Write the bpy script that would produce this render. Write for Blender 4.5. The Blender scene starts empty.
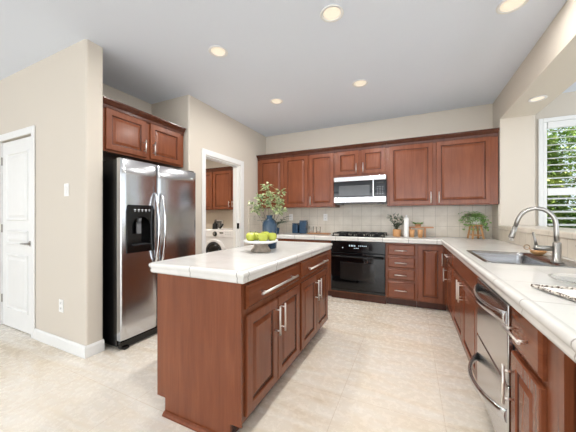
import bpy, bmesh, math, random
from mathutils import Vector, Matrix, noise
R = math.radians
random.seed(7)
scene = bpy.context.scene
COL = scene.collection

# ------------------------------------------------------------------ camera, world, lights, exposure
cam_d = bpy.data.cameras.new('camera'); cam = bpy.data.objects.new('camera', cam_d); COL.objects.link(cam)
cam.location = (0, 0, 1.21); cam.rotation_euler = (R(90), 0, R(25))
cam_d.sensor_fit = 'HORIZONTAL'; cam_d.sensor_width = 36; cam_d.lens = 264 / 576 * 36
cam_d.shift_y = 1 / 576; cam_d.clip_start = .02
scene.camera = cam

vs = scene.view_settings
vs.view_transform = 'Standard'; vs.look = 'None'; vs.gamma = 1; vs.use_curve_mapping = False
vs.exposure = 0.07

world = bpy.data.worlds.new('world'); scene.world = world; world.use_nodes = True
bg = world.node_tree.nodes['Background']
bg.inputs[0].default_value = (.78, .89, 1, 1); bg.inputs[1].default_value = 1.25

def light(name, kind, loc, rot, energy, color=(1, 1, 1), size=None, size_y=None, angle=None, spread=None):
    d = bpy.data.lights.new(name, kind); d.energy = energy; d.color = color
    if kind == 'AREA':
        d.shape = 'RECTANGLE' if size_y else 'DISK'; d.size = size; d.size_y = size_y or size
        if spread: d.spread = spread
    if kind == 'SUN': d.angle = angle
    o = bpy.data.objects.new(name, d); COL.objects.link(o); o.location = loc; o.rotation_euler = rot
    return o
light('sun', 'SUN', (3, 2, 8), Vector((.8, .12, -1)).to_track_quat('-Z', 'Y').to_euler(), 13, (1, .95, .86), angle=R(1))
# added fill from behind the camera and the left; daylight through the breakfast-nook windows
light('added_fill_behind_camera', 'AREA', (-.6, -7.6, 1.4), (R(104), 0, 0), 270, (.96, .98, 1), 9, 2.5)  # large area light added behind the camera to fill the room; no doors built
light('daylight_nook_windows', 'AREA', (3.95, 1.0, 1.55), (R(105), 0, R(90)), 40, (.95, .98, 1), 6.0, 2.0)
light('added_fill_left_side', 'AREA', (-6.9, -2.2, 1.5), (R(98), 0, R(-90)), 32, (.97, .985, 1), 4.5, 2.0)  # area light added before the solid left wall to brighten header and sink run
light('laundry_ceiling_lamp', 'AREA', (-3.9, 3.3, 2.68), (0, 0, 0), 30, (1, .95, .88), .4, .4)

# ------------------------------------------------------------------ material helpers
def lin(c):
    return tuple(((v / 255) / 12.92 if v / 255 <= .04045 else ((v / 255 + .055) / 1.055) ** 2.4) for v in c)
class NT:
    def __init__(s, name):
        s.m = bpy.data.materials.new(name); s.m.use_nodes = True
        s.t = s.m.node_tree; s.b = s.t.nodes['Principled BSDF']
    def n(s, kind, **kw):
        x = s.t.nodes.new(kind)
        for k, v in kw.items(): setattr(x, k, v)
        return x
    def l(s, a, b): s.t.links.new(a, b)
    def coord(s, scale=(1, 1, 1), kind='Object', loc=(0, 0, 0)):
        tc = s.n('ShaderNodeTexCoord'); mp = s.n('ShaderNodeMapping')
        mp.inputs['Scale'].default_value = scale; mp.inputs['Location'].default_value = loc
        s.l(tc.outputs[kind], mp.inputs['Vector']); return mp.outputs[0]
    def noise(s, vec, scale, detail=4, rough=.55, dist=0):
        x = s.n('ShaderNodeTexNoise'); x.inputs['Scale'].default_value = scale
        x.inputs['Detail'].default_value = detail; x.inputs['Roughness'].default_value = rough
        x.inputs['Distortion'].default_value = dist
        s.l(vec, x.inputs['Vector']); return x.outputs['Fac']
    def ramp(s, fac, stops):
        x = s.n('ShaderNodeValToRGB'); e = x.color_ramp.elements
        while len(e) < len(stops): e.new(.5)
        for el, (p, c) in zip(e, stops): el.position = p; el.color = (*c, 1)
        s.l(fac, x.inputs[0]); return x.outputs[0]
    def mix(s, fac, a, b, mode='MIX'):
        x = s.n('ShaderNodeMix', data_type='RGBA', blend_type=mode)
        for sock, v in ((x.inputs[0], fac), (x.inputs[6], a), (x.inputs[7], b)):
            if hasattr(v, 'is_linked'): s.l(v, sock)
            elif isinstance(v, tuple): sock.default_value = (*v, 1) if len(v) == 3 else v
            else: sock.default_value = v
        return x.outputs[2]
    def math(s, op, a, b=0):
        x = s.n('ShaderNodeMath', operation=op)
        for i, v in enumerate((a, b)):
            if hasattr(v, 'is_linked'): s.l(v, x.inputs[i])
            else: x.inputs[i].default_value = v
        return x.outputs[0]
    def bump(s, h, strength=.2, dist=.01):
        x = s.n('ShaderNodeBump'); x.inputs['Strength'].default_value = strength
        x.inputs['Distance'].default_value = dist; s.l(h, x.inputs['Height'])
        s.l(x.outputs[0], s.b.inputs['Normal'])
    def set(s, **kw):
        for k, v in kw.items():
            sock = s.b.inputs[k.replace('_', ' ')]
            if hasattr(v, 'is_linked'): s.l(v, sock)
            elif isinstance(v, tuple): sock.default_value = (*v, 1) if len(v) == 3 else v
            else: sock.default_value = v
        return s
    def grid(s, axes, size, off, gw):
        """1 on grout lines of a square grid over the two named object axes"""
        tc = s.n('ShaderNodeTexCoord'); sp = s.n('ShaderNodeSeparateXYZ'); s.l(tc.outputs['Object'], sp.inputs[0])
        out = None
        for a, o, sz in zip(axes, off, size):
            v = s.math('FRACT', s.math('ADD', s.math('DIVIDE', s.math('SUBTRACT', sp.outputs[a], o), sz), 100))
            d = s.math('MINIMUM', v, s.math('SUBTRACT', 1, v))
            g = s.math('LESS_THAN', d, gw / 2 / sz)
            out = g if out is None else s.math('MAXIMUM', out, g)
        return out

def plain(name, rgb, rough=.5, metal=0, var=.04, scale=12, **kw):
    m = NT(name); c = lin(rgb)
    v = m.coord(); f = m.noise(v, scale, 3)
    lo = tuple(x * (1 - var) for x in c); hi = tuple(min(1, x * (1 + var)) for x in c)
    m.set(Base_Color=m.ramp(f, [(.3, lo), (.7, hi)]), Roughness=rough, Metallic=metal)
    m.set(**kw)
    return m.m

def wood(name, dark, mid, light_, axis=2, rough=.26):
    m = NT(name)
    sc = [14, 14, 14]; sc[axis] = 1.1
    sc2 = [70, 70, 70]; sc2[axis] = 2.5
    a = m.noise(m.coord(tuple(sc)), 1.6, 5, .6, .6); b = m.noise(m.coord(tuple(sc2)), 2.2, 4, .7)
    c = m.noise(m.coord((2, 2, 2)), 1.2, 2)
    f = m.math('ADD', m.math('MULTIPLY', a, .55), m.math('ADD', m.math('MULTIPLY', b, .25), m.math('MULTIPLY', c, .2)))
    m.set(Base_Color=m.ramp(f, [(.25, lin(dark)), (.5, lin(mid)), (.75, lin(light_))]), Roughness=rough,
          Coat_Weight=.12, Coat_Roughness=.15, Specular_IOR_Level=.35)
    m.bump(b, .04, .002)
    return m.m

M = {}
def paint(name, rgb, bump=.12, sc=160, rough=.75):
    m = NT(name); v = m.coord()
    f = m.noise(v, sc, 2); g = m.noise(v, 1.3, 2); c = lin(rgb)
    m.set(Base_Color=m.ramp(g, [(.2, tuple(x * .985 for x in c)), (.8, c)]), Roughness=rough)
    m.bump(f, bump, .004); return m.m
M['wall'] = paint('beige_wall_paint', (214, 205, 192))
M['soffit'] = paint('stippled_soffit_paint', (226, 219, 206), .5, 90)
M['ceil'] = paint('ceiling_paint', (232, 239, 250), .1, 120)
M['white'] = plain('white_trim_paint', (238, 238, 236), .35, var=.01)
M['cherry'] = wood('cherry_wood', (100, 52, 31), (124, 68, 42), (144, 83, 53))
M['cherry_h'] = wood('cherry_wood_horizontal', (100, 52, 31), (124, 68, 42), (144, 83, 53), axis=0)
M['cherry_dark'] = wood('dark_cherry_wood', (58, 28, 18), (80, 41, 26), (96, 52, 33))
M['palewood'] = wood('pale_wood', (172, 120, 76), (198, 148, 100), (216, 172, 124), rough=.5)
M['tray_wood'] = wood('tray_wood', (150, 100, 66), (178, 128, 88), (196, 150, 108), axis=0, rough=.5)

def steel(name, rgb, rough=.24, axis=2, stretch=1.0):
    m = NT(name); sc = [220, 220, 220]; sc[axis] = 2
    f = m.noise(m.coord(tuple(sc)), 1, 2); c = lin(rgb)
    m.set(Base_Color=m.ramp(f, [(.3, tuple(x * .93 for x in c)), (.7, c)]), Metallic=1,
          Roughness=m.math('ADD', m.math('MULTIPLY', f, .08), rough - .04))
    return m.m
M['steel'] = steel('brushed_stainless', (205, 205, 206), .22, 0)
M['steel_v'] = steel('brushed_stainless_upright', (206, 207, 210), .2, 1)
M['nickel'] = steel('brushed_nickel', (172, 169, 164), .3, 2)
M['sinksteel'] = steel('sink_stainless', (168, 168, 169), .26, 0)
M['pull'] = steel('satin_pull_metal', (244, 240, 234), .36, 2)
M['chrome'] = plain('chrome', (225, 226, 228), .1, 1, .01)
M['black'] = plain('black_plastic', (11, 11, 12), .18, 0, .1)
M['blackgloss'] = plain('black_glass', (9, 9, 11), .05, 0, .05)
M['oven_glass'] = plain('oven_window_glass', (34, 32, 31), .04, 0, .05)
M['mw_glass'] = plain('microwave_window', (78, 79, 80), .12, .1, .05)
M['iron'] = plain('cast_iron', (20, 20, 21), .5, .2, .2)
M['mark'] = plain('white_marking', (225, 228, 230), .5, 0, .01)
M['greyplastic'] = plain('grey_plastic', (120, 121, 123), .35)
M['appliance'] = plain('white_enamel', (236, 236, 238), .2, 0, .01)
M['gasket'] = plain('dark_gasket', (52, 53, 56), .3, .3, .05)
M['plate'] = plain('white_cover_plate', (240, 239, 236), .4, 0, .01)
M['slot'] = plain('outlet_slot', (70, 68, 66), .5)
m = NT('lamp_glow'); m.set(Base_Color=(.4, .38, .34), Emission_Color=(1, .84, .64), Emission_Strength=.75, Roughness=.5); M['lamp'] = m.m
m = NT('display_glow'); m.set(Base_Color=(.02, .02, .02), Emission_Color=(.75, .92, 1), Emission_Strength=1.0); M['display'] = m.m

# travertine floor
m = NT('travertine_floor'); v = m.coord()
a = m.noise(v, .9, 4, .55, .6); b = m.noise(m.coord((.9, 4.0, 2)), 1.3, 5, .55, 1.6); c = m.noise(v, 22, 4, .7)
col = m.ramp(m.math('ADD', m.math('MULTIPLY', a, .36), m.math('ADD', m.math('MULTIPLY', b, .60), m.math('MULTIPLY', c, .04))),
             [(.35, lin((218, 202, 178))), (.44, lin((233, 221, 203))), (.53, lin((240, 231, 217))), (.66, lin((244, 238, 228)))])
g = m.grid((0, 1), (.61, .61), (.18, 1.16), .004)
m.set(Base_Color=m.mix(g, col, lin((218, 204, 184))), Roughness=m.ramp(c, [(.3, (.2, .2, .2)), (.8, (.36, .36, .36))]))
M['floor'] = m.m
# glazed white counter tile
def counter_mat(name, off, size=.33):
    m = NT(name); v = m.coord()
    f = m.noise(v, 5, 5, .6, .8)
    col = m.ramp(f, [(.35, lin((222, 220, 215))), (.6, lin((230, 228, 224)))])
    g = m.grid((0, 1), (size, size), off, .0055)
    m.set(Base_Color=m.mix(g, col, lin((154, 150, 143))), Roughness=m.mix(g, (.16, .16, .16), (.6, .6, .6)))
    m.bump(m.math('SUBTRACT', 1, g), .25, .002)
    return m.m
M['tile_island'] = counter_mat('island_counter_tile', (-.815, 1.17), .325)
M['tile_counter'] = counter_mat('counter_tile', (.62, .19), .325)
def splash_mat(name, axes, off):
    m = NT(name); v = m.coord()
    f = m.noise(v, 7, 5, .6)
    col = m.ramp(f, [(.3, lin((206, 196, 180))), (.7, lin((222, 213, 199)))])
    g = m.grid(axes, (.15, .15), off, .004)
    m.set(Base_Color=m.mix(g, col, lin((178, 168, 152))), Roughness=.32)
    m.bump(m.math('SUBTRACT', 1, g), .3, .002); return m.m
M['splash'] = splash_mat('backsplash_tile', (0, 2), (.02, .925))
M['splash_y'] = splash_mat('backsplash_tile_side', (1, 2), (.1, .925))
m = NT('ledge_tile'); f = m.noise(m.coord(), 6, 5)
g = m.grid((1,), (.33,), (.1,), .004)
m.set(Base_Color=m.mix(g, m.ramp(f, [(.3, lin((214, 204, 188))), (.7, lin((228, 220, 207)))]), lin((178, 168, 152))), Roughness=.3); M['ledge'] = m.m
m = NT('apple_skin'); f = m.noise(m.coord(), 14, 4)
m.set(Base_Color=m.ramp(f, [(.2, lin((166, 174, 62))), (.8, lin((192, 196, 86)))]), Roughness=.25); M['apple'] = m.m
m = NT('grey_stone'); f = m.noise(m.coord(), 24, 5, .7)
m.set(Base_Color=m.ramp(f, [(.3, lin((112, 100, 88))), (.7, lin((165, 152, 138)))]), Roughness=.6); M['stone'] = m.m
m = NT('blue_glass'); m.set(Base_Color=lin((58, 86, 112)), Roughness=.06, Transmission_Weight=.4, IOR=1.45); M['blueglass'] = m.m
m = NT('clear_glass'); m.set(Base_Color=(.98, .99, .99), Roughness=.0, Transmission_Weight=1.0, IOR=1.15, Alpha=.5); M['glass'] = m.m
m = NT('window_glass'); m.set(Base_Color=(1, 1, 1), Roughness=0, Transmission_Weight=1.0, IOR=1.02); M['pane'] = m.m
M['blue'] = plain('blue_ceramic', (38, 66, 92), .25, 0, .25, 30)
def leafmat(name, stops, rough=.45, sc=18):
    m = NT(name); f = m.noise(m.coord(), sc, 3, .6)
    m.set(Base_Color=m.ramp(f, [(p, lin(c)) for p, c in stops]), Roughness=rough, Transmission_Weight=0)
    return m.m
M['variegated'] = leafmat('variegated_leaf', [(.35, (82, 104, 62)), (.5, (148, 164, 108)), (.64, (220, 220, 176))], sc=40)
M['palm'] = leafmat('dark_palm_leaf', [(.3, (30, 58, 38)), (.7, (58, 92, 58))])
M['olive'] = leafmat('grey_green_leaf', [(.3, (58, 78, 60)), (.7, (116, 132, 106))])
M['fern'] = leafmat('fern_leaf', [(.3, (76, 116, 52)), (.5, (118, 160, 78)), (.7, (180, 204, 136))], sc=30)
M['hedge'] = leafmat('hedge_leaf', [(.32, (74, 112, 48)), (.5, (134, 164, 78)), (.66, (208, 214, 136))], .5, 3)
M['bark'] = plain('stem_bark', (88, 74, 52), .8)
M['soil'] = plain('soil', (52, 40, 32), .9)
M['ceramic'] = plain('white_ceramic', (240, 239, 236), .2, 0, .01)
M['amber'] = plain('amber_dish', (176, 132, 84), .4, 0, .15)
M['brass'] = plain('brass_wire', (206, 160, 104), .25, .8, .05)
M['cotton'] = plain('white_cotton', (236, 234, 230), .9, 0, .02)
m = NT('braided_hem'); tc = m.coord((1, 1, 1)); f = m.noise(tc, 120, 2, .5)
m.set(Base_Color=m.ramp(f, [(.42, lin((96, 80, 66))), (.52, lin((222, 214, 202)))]), Roughness=.9); M['braid'] = m.m
M['grass'] = leafmat('lawn', [(.3, (70, 96, 44)), (.7, (120, 140, 76))], .9, 4)

# ------------------------------------------------------------------ mesh helpers
def B(): return bmesh.new()
def box(bm, x0, x1, y0, y1, z0, z1, bev=0, seg=2):
    v = [bm.verts.new((x, y, z)) for x in (x0, x1) for y in (y0, y1) for z in (z0, z1)]
    fs = [(0, 1, 3, 2), (4, 6, 7, 5), (0, 4, 5, 1), (2, 3, 7, 6), (0, 2, 6, 4), (1, 5, 7, 3)]
    faces = [bm.faces.new([v[i] for i in f]) for f in fs]
    if bev:
        es = list({e for f in faces for e in f.edges})
        bmesh.ops.bevel(bm, geom=es, offset=bev, segments=seg, affect='EDGES', profile=.5)
    return bm
def tube(bm, pts, rad, seg=10, cap=True, closed=False):
    pts = [Vector(p) for p in pts]; n = len(pts)
    if not hasattr(rad, '__len__'): rad = [rad] * n
    t0 = (pts[1] - pts[0]).normalized()
    up = Vector((0, 0, 1)) if abs(t0.z) < .9 else Vector((1, 0, 0))
    nrm = (up - t0 * up.dot(t0)).normalized(); rings = []
    for i, p in enumerate(pts):
        if closed: t = (pts[(i + 1) % n] - pts[i - 1]).normalized()
        else: t = (pts[min(i + 1, n - 1)] - pts[max(i - 1, 0)]).normalized()
        nrm = (nrm - t * nrm.dot(t)).normalized(); bn = t.cross(nrm)
        rings.append([bm.verts.new(p + (nrm * math.cos(2 * math.pi * k / seg) + bn * math.sin(2 * math.pi * k / seg)) * rad[i]) for k in range(seg)])
    for i in range(n if closed else n - 1):
        a, b = rings[i], rings[(i + 1) % n]
        for k in range(seg):
            f = bm.faces.new((a[k], a[(k + 1) % seg], b[(k + 1) % seg], b[k])); f.smooth = True
    if cap and not closed: bm.faces.new(rings[0][::-1]); bm.faces.new(rings[-1])
    return bm
def lathe(bm, prof, seg=24, c=(0, 0, 0), smooth=True):
    rings = []
    for r, z in prof:
        if r < 1e-5: rings.append([bm.verts.new((c[0], c[1], c[2] + z))])
        else: rings.append([bm.verts.new((c[0] + r * math.cos(2 * math.pi * k / seg), c[1] + r * math.sin(2 * math.pi * k / seg), c[2] + z)) for k in range(seg)])
    for a, b in zip(rings, rings[1:]):
        for k in range(seg):
            j = (k + 1) % seg
            vs_ = ([a[0]] if len(a) == 1 else [a[k], a[j]]) + ([b[0]] if len(b) == 1 else [b[j], b[k]])
            if len(vs_) > 2: f = bm.faces.new(vs_); f.smooth = smooth
    return bm
def rings_panel(bm, x0, x1, z0, z1, prof):
    """closed slab from nested rectangles: prof = [(inset, y)], first at the back, last filled"""
    rs = []
    for i, y in prof:
        rs.append([bm.verts.new(p) for p in ((x0 + i, y, z0 + i), (x1 - i, y, z0 + i), (x1 - i, y, z1 - i), (x0 + i, y, z1 - i))])
    bm.faces.new(rs[0][::-1])
    for a, b in zip(rs, rs[1:]):
        for k in range(4): bm.faces.new((a[k], a[(k + 1) % 4], b[(k + 1) % 4], b[k]))
    bm.faces.new(rs[-1])
    return bm
def sweep(bm, path, prof, closed=False):
    """prof = [(outward, z)] swept along a plan polyline; outward is to the right of travel"""
    P = [Vector(p) for p in path]; n = len(P); rows = []
    for i, p in enumerate(P):
        d1 = (P[i] - P[i - 1]).normalized() if (closed or i > 0) else None
        d2 = (P[(i + 1) % n] - P[i]).normalized() if (closed or i < n - 1) else None
        d1 = d1 or d2; d2 = d2 or d1
        n1 = Vector((d1.y, -d1.x)); n2 = Vector((d2.y, -d2.x))
        mt = (n1 + n2); mt = mt / (1 + n1.dot(n2))
        rows.append([bm.verts.new((p.x + mt.x * o, p.y + mt.y * o, z)) for o, z in prof])
    k = len(prof)
    for i in range(n if closed else n - 1):
        a, b = rows[i], rows[(i + 1) % n]
        for j in range(k): bm.faces.new((a[j], b[j], b[(j + 1) % k], a[(j + 1) % k]))
    if not closed: bm.faces.new(rows[0][::-1]); bm.faces.new(rows[-1])
    return bm
def leaf(bm, p, d, ln, w, up=None, fold=.25):
    d = Vector(d).normalized(); up = Vector(up or (0, 0, 1))
    s = d.cross(up)
    if s.length < 1e-3: s = d.cross(Vector((1, 0, 0)))
    s.normalize(); nn = s.cross(d); p = Vector(p)
    a = bm.verts.new(p); c = bm.verts.new(p + d * ln - nn * ln * .12); mid = bm.verts.new(p + d * ln * .5)
    l = bm.verts.new(p + d * ln * .45 + s * w / 2 + nn * w * fold); r = bm.verts.new(p + d * ln * .45 - s * w / 2 + nn * w * fold)
    for f in ((a, mid, l), (mid, c, l), (a, r, mid), (mid, r, c)): bm.faces.new(f)

def obj(name, bm, mat, parent=None, smooth=False, loc=None, autosmooth=None):
    bmesh.ops.recalc_face_normals(bm, faces=bm.faces)
    me = bpy.data.meshes.new(name); bm.to_mesh(me); bm.free()
    for mm in (mat if isinstance(mat, list) else [mat]): me.materials.append(mm)
    if smooth:
        for p in me.polygons: p.use_smooth = True
    o = bpy.data.objects.new(name, me); COL.objects.link(o)
    if parent: o.parent = parent
    if loc: o.location = loc
    if autosmooth is not None:
        for p in me.polygons: p.use_smooth = True
        me.set_sharp_from_angle(angle=R(autosmooth))
    return o
def tag(o, label, cat, group=None, kind=None):
    o['label'] = label; o['category'] = cat
    if group: o['group'] = group
    if kind: o['kind'] = kind
    return o
def thing(name, label, cat, loc=(0, 0, 0), rz=0, group=None):
    o = bpy.data.objects.new(name, None); COL.objects.link(o); o.empty_display_size = .1
    o.location = loc; o.rotation_euler = (0, 0, R(rz)); return tag(o, label, cat, group)
def struct(name, bm, mat, parent=None):
    o = obj(name, bm, mat, parent)
    if not parent: o['kind'] = 'structure'
    return o
def copy_tree(o, parent=None):
    c = o.copy(); COL.objects.link(c)
    if parent: c.parent = parent
    for ch in list(o.children): copy_tree(ch, c)
    return c

# ------------------------------------------------------------------ structure
H = 2.743
struct('floor', box(B(), -7, 5, -8, 5.1, -.1, 0), M['floor'])
struct('ceiling', box(B(), -7, 4.1, -8, 4.97, H, H + .12), M['ceil'])

def bevel_vertical(bm, pts, r):
    es = [e for e in bm.edges if abs(e.verts[0].co.x - e.verts[1].co.x) < 1e-5 and abs(e.verts[0].co.y - e.verts[1].co.y) < 1e-5
          and any(abs(e.verts[0].co.x - x) < 1e-4 and abs(e.verts[0].co.y - y) < 1e-4 for x, y in pts)]
    bmesh.ops.bevel(bm, geom=es, offset=r, segments=4, affect='EDGES', profile=.5)
# wall with the white pantry door; its end faces the kitchen
b = B()
box(b, -3.44, -2.53, 1.32, 1.465, 0, H); bevel_vertical(b, [(-2.53, 1.32), (-2.53, 1.465)], .018)
box(b, -4.18, -3.44, 1.32, 1.465, 2.05, H); box(b, -7, -4.18, 1.32, 1.465, 0, H)
struct('wall_pantry', b, M['wall'])
b = B(); box(b, -3.3, -3.2, 1.465, 2.47, 0, H); struct('wall_alcove', b, M['wall'])
b = B()
box(b, -3.3, -2.64, 2.47, 2.6, 0, H)
box(b, -2.64, -2.52, 2.47, 2.755, 0, H); bevel_vertical(b, [(-2.52, 2.47)], .018)
box(b, -2.64, -2.52, 3.555, 4.4, 0, H); box(b, -2.64, -2.52, 2.755, 3.555, 2.045, H)
struct('wall_left', b, M['wall'])
b = B()
box(b, -2.64, 1.49, 4.4, 4.52, 0, H); box(b, 1.49, 2.95, 4.4, 4.52, 0, .82); box(b, 1.49, 2.95, 4.4, 4.52, 2.43, H)
box(b, 2.95, 4.1, 4.4, 4.52, 0, H)
struct('wall_back', b, M['wall'])
b = B(); box(b, -5.0, -2.64, 4.85, 4.97, 0, H); struct('wall_laundry_back', b, M['wall'])
b = B(); box(b, -5.1, -5.0, 2.6, 4.97, 0, H); box(b, -5.1, -3.3, 2.48, 2.6, 0, H); struct('wall_laundry_side', b, M['wall'])
b = B(); box(b, 1.0, 1.345, 4.1, 4.4, 1.108, 2.43); bevel_vertical(b, [(1.0, 4.1), (1.345, 4.1)], .014)
box(b, 1.0, 1.345, 4.1, 4.4, 0, 1.108)
struct('wall_pier', b, M['wall'])
b = B(); box(b, 1.0, 1.345, -1.0, 4.4, 2.43, H - .001)
o = struct('wall_header', b, [M['wall'], M['soffit']])
for p in o.data.polygons:
    if p.normal.z < -.5: p.material_index = 1
b = B(); box(b, 1.0, 1.345, .2, 4.099, 0, 1.055); struct('wall_sink', b, M['wall'])
b = B(); box(b, .978, 1.37, .2, 4.097, 1.057, 1.106, .012, 3); struct('trim_ledge', b, M['ledge'])
b = B(); box(b, -2.5, .998, 4.391, 4.4, .926, 1.42); struct('wall_backsplash', b, M['splash'])
b = B(); box(b, -2.52, -2.511, 3.8, 4.39, .926, 1.367); struct('wall_backsplash_left', b, M['splash_y'])
b = B(); box(b, .991, 1.0, .3, 4.39, .926, 1.056); box(b, .991, 1.0, 4.105, 4.39, 1.056, 1.367); struct('wall_backsplash_right', b, M['splash_y'])
# breakfast nook side wall with its window openings, and the wall at far left
b = B()
box(b, 4.0, 4.1, -8, 4.52, 0, .5); box(b, 4.0, 4.1, -8, 4.52, 2.5, H); box(b, 4.0, 4.1, 4.1, 4.4, .5, 2.5); box(b, 4.0, 4.1, -8, -2.1, .5, 2.5)
struct('wall_right', b, M['wall'])
b = B(); box(b, -7.1, -7, -8, 1.465, 0, H); struct('wall_far_left', b, M['wall'])
# baseboards
def bb(name, path):
    struct(name, sweep(B(), path, [(0, .001), (.014, .001), (.014, .085), (.009, .098), (.004, .104), (0, .104)]), M['white'])
bb('baseboard_pantry', [(-3.385, 1.319), (-2.529, 1.319), (-2.529, 1.464)])
bb('baseboard_left', [(-2.519, 2.475), (-2.519, 2.682)])
bb('baseboard_laundry', [(-5.0, 4.849), (-2.65, 4.849)])
# pantry door: frame is structure, casing and leaf inside it
dr = struct('door_1', B(), M['white'])
b = B()
pr = [(0, 0), (0, -.028), (.004, -.03)]
def doorpanel(bm, x0, x1, z0, z1, y):
    rings_panel(bm, x0, x1, z0, z1, [(0, y + .001), (.006, y - .012), (.018, y - .012), (.026, y - .0015), (.04, y - .0015), (.062, y - .010)])
W = M['white']
dr.location = (-4.165, 1.335, .008)
obj('door_leaf', box(b, 0, .71, 0, .035, 0, 2.03, .002), W, dr)
b = B()
for z0, z1 in ((.19, .80), (.90, 1.06), (1.16, 1.90)):
    doorpanel(b, .115, .595, z0, z1, 0)
obj('raised_panels', b, W, dr)
b = B(); tube(b, [(.65, -.002, .93), (.65, -.012, .93)], .028, 18); tube(b, [(.65, -.01, .93), (.65, -.05, .93)], .011, 12)
tube(b, [(.655, -.047, .93), (.60, -.05, .932), (.545, -.045, .928)], [.011, .009, .007], 10)
obj('door_lever', b, M['nickel'], dr)
b = B()
for z in (.25, 1.03, 1.78): box(b, -.012, .002, -.012, .004, z, z + .09, .003)
obj('hinge', b, M['nickel'], dr)
b = B()
box(b, -4.25, -4.18, 1.303, 1.319, 0.001, 2.12, .005); box(b, -3.445, -3.385, 1.303, 1.319, 0.001, 2.12, .005); box(b, -4.18, -3.445, 1.303, 1.319, 2.05, 2.12, .005)
box(b, -4.179, -4.168, 1.32, 1.46, .001, 2.049); box(b, -3.452, -3.441, 1.32, 1.46, .001, 2.049); box(b, -4.168, -3.452, 1.375, 1.385, 2.042, 2.049)
struct('trim_1', b, W)
# laundry doorway casing and jamb lining
b = B()
box(b, -2.519, -2.503, 2.688, 2.755, .001, 2.126, .005); box(b, -2.519, -2.503, 3.56, 3.65, .001, 2.126, .005); box(b, -2.519, -2.503, 2.755, 3.56, 2.05, 2.126, .005)
box(b, -2.645, -2.519, 2.756, 2.768, .001, 2.044); box(b, -2.645, -2.519, 3.543, 3.554, .001, 2.044); box(b, -2.645, -2.519, 2.768, 3.543, 2.032, 2.044)
box(b, -2.60, -2.57, 3.532, 3.543, .001, 2.03); box(b, -2.60, -2.57, 2.768, 3.532, 2.02, 2.032)
struct('trim_2', b, W)
hb = B(); box(hb, -2.566, -2.524, 3.538, 3.5425, 1.02, 1.11, .001); struct('trim_3', hb, M['black'])

# ------------------------------------------------------------------ window, shutter, garden
wn = B()
box(wn, 1.491, 1.53, 4.42, 4.5, .821, 2.429); box(wn, 2.91, 2.949, 4.42, 4.5, .821, 2.429); box(wn, 1.53, 2.91, 4.42, 4.5, .821, .86); box(wn, 1.53, 2.91, 4.42, 4.5, 2.39, 2.429)
box(wn, 2.2, 2.24, 4.44, 4.49, .86, 2.39)
wo = struct('window_1', wn, W)
gp = obj('pane', box(B(), 1.53, 2.91, 4.468, 4.472, .86, 2.39), M['pane'], wo)
sh = thing('plantation_shutter', 'white plantation shutter with open louvers over the nook window', 'shutter', (1.462, 4.395, .78))
b = B(); WS, HS = 1.52, 1.67
box(b, 0, .045, -.03, .0, 0, HS, .004); box(b, WS - .045, WS, -.03, 0, 0, HS, .004); box(b, .045, WS - .045, -.03, 0, HS - .05, HS, .004); box(b, .045, WS - .045, -.03, 0, 0, .05, .004)
obj('frame', b, W, sh)
for x0 in (.048, .764):
    b = B(); w = .708
    for xa, xb_, za, zb in ((x0, x0 + .036, .052, HS - .052), (x0 + w - .042, x0 + w, .052, HS - .052), (x0 + .042, x0 + w - .042, .052, .13),
                          (x0 + .042, x0 + w - .042, HS - .132, HS - .052), (x0 + .042, x0 + w - .042, .70, .79)):
        box(b, xa, xb_, -.022, .006, za, zb, .003)
    pnl = obj('panel', b, W, sh)
    for za, zb, n in ((.13, .70, 7), (.79, HS - .132, 9)):
        for k in range(n):
            zc = za + (k + .5) * (zb - za) / n
            lb = B(); pts = []
            for t in range(9):
                a = t / 8 * 2 - 1; pts.append((a * .041, .0055 * math.sqrt(max(0, 1 - a * a))))
            for t in range(7, 0, -1):
                a = t / 8 * 2 - 1; pts.append((a * .041, -.0055 * math.sqrt(max(0, 1 - a * a))))
            tilt = R(16)
            ra = [[lb.verts.new((x, -.008 + p * math.cos(tilt) - q * math.sin(tilt), zc + p * math.sin(tilt) + q * math.cos(tilt))) for p, q in pts] for x in (x0 + .043, x0 + w - .043)]
            for i in range(len(pts)): lb.faces.new((ra[0][i], ra[0][(i + 1) % len(pts)], ra[1][(i + 1) % len(pts)], ra[1][i]))
            lb.faces.new(ra[0]); lb.faces.new(ra[1][::-1])
            obj('louver', lb, W, pnl)
g = struct('ground', box(B(), .0, 16, 4.53, 20, -.15, -.05), M['grass'])
def shrub(cx, cy, rx, ry, h, n, label, seed):
    rnd = random.Random(seed); t = thing('garden_shrub', label, 'shrub', (cx, cy, -.05), 0, 'shrubs outside the window')
    b = B()
    for i in range(n):
        u = rnd.random(); th = rnd.uniform(0, 2 * math.pi); z = rnd.uniform(.15, 1) * h
        rr = (.45 + .55 * rnd.random() ** .6) * (1 - .35 * (z / h) ** 3)
        wob = 1 + .22 * noise.noise(Vector((math.cos(th) * 2 + seed, math.sin(th) * 2, z * 2.2)))
        p = Vector((rx * rr * wob * math.cos(th), ry * rr * wob * math.sin(th), z))
        d = Vector((math.cos(th) + rnd.uniform(-.8, .8), math.sin(th) + rnd.uniform(-.8, .8), rnd.uniform(-.5, .8)))
        s = rnd.uniform(.07, .125); leaf(b, p, d, s, s * .55, (rnd.uniform(-.4, .4), rnd.uniform(-.4, .4), 1))
    obj('foliage', b, M['hedge'], t)
    b = B()
    for k in range(5):
        a = k * 1.256; tube(b, [(0.03 * math.cos(a), .03 * math.sin(a), 0), (rx * .3 * math.cos(a), ry * .3 * math.sin(a), h * .4), (rx * .6 * math.cos(a), ry * .6 * math.sin(a), h * .85)], [.035, .022, .008], 6)
    obj('stem', b, M['bark'], t)
shrub(1.75, 6.0, .62, .62, 2.55, 9000, 'tall leafy green shrub behind the left edge of the shutter', 3)
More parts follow.
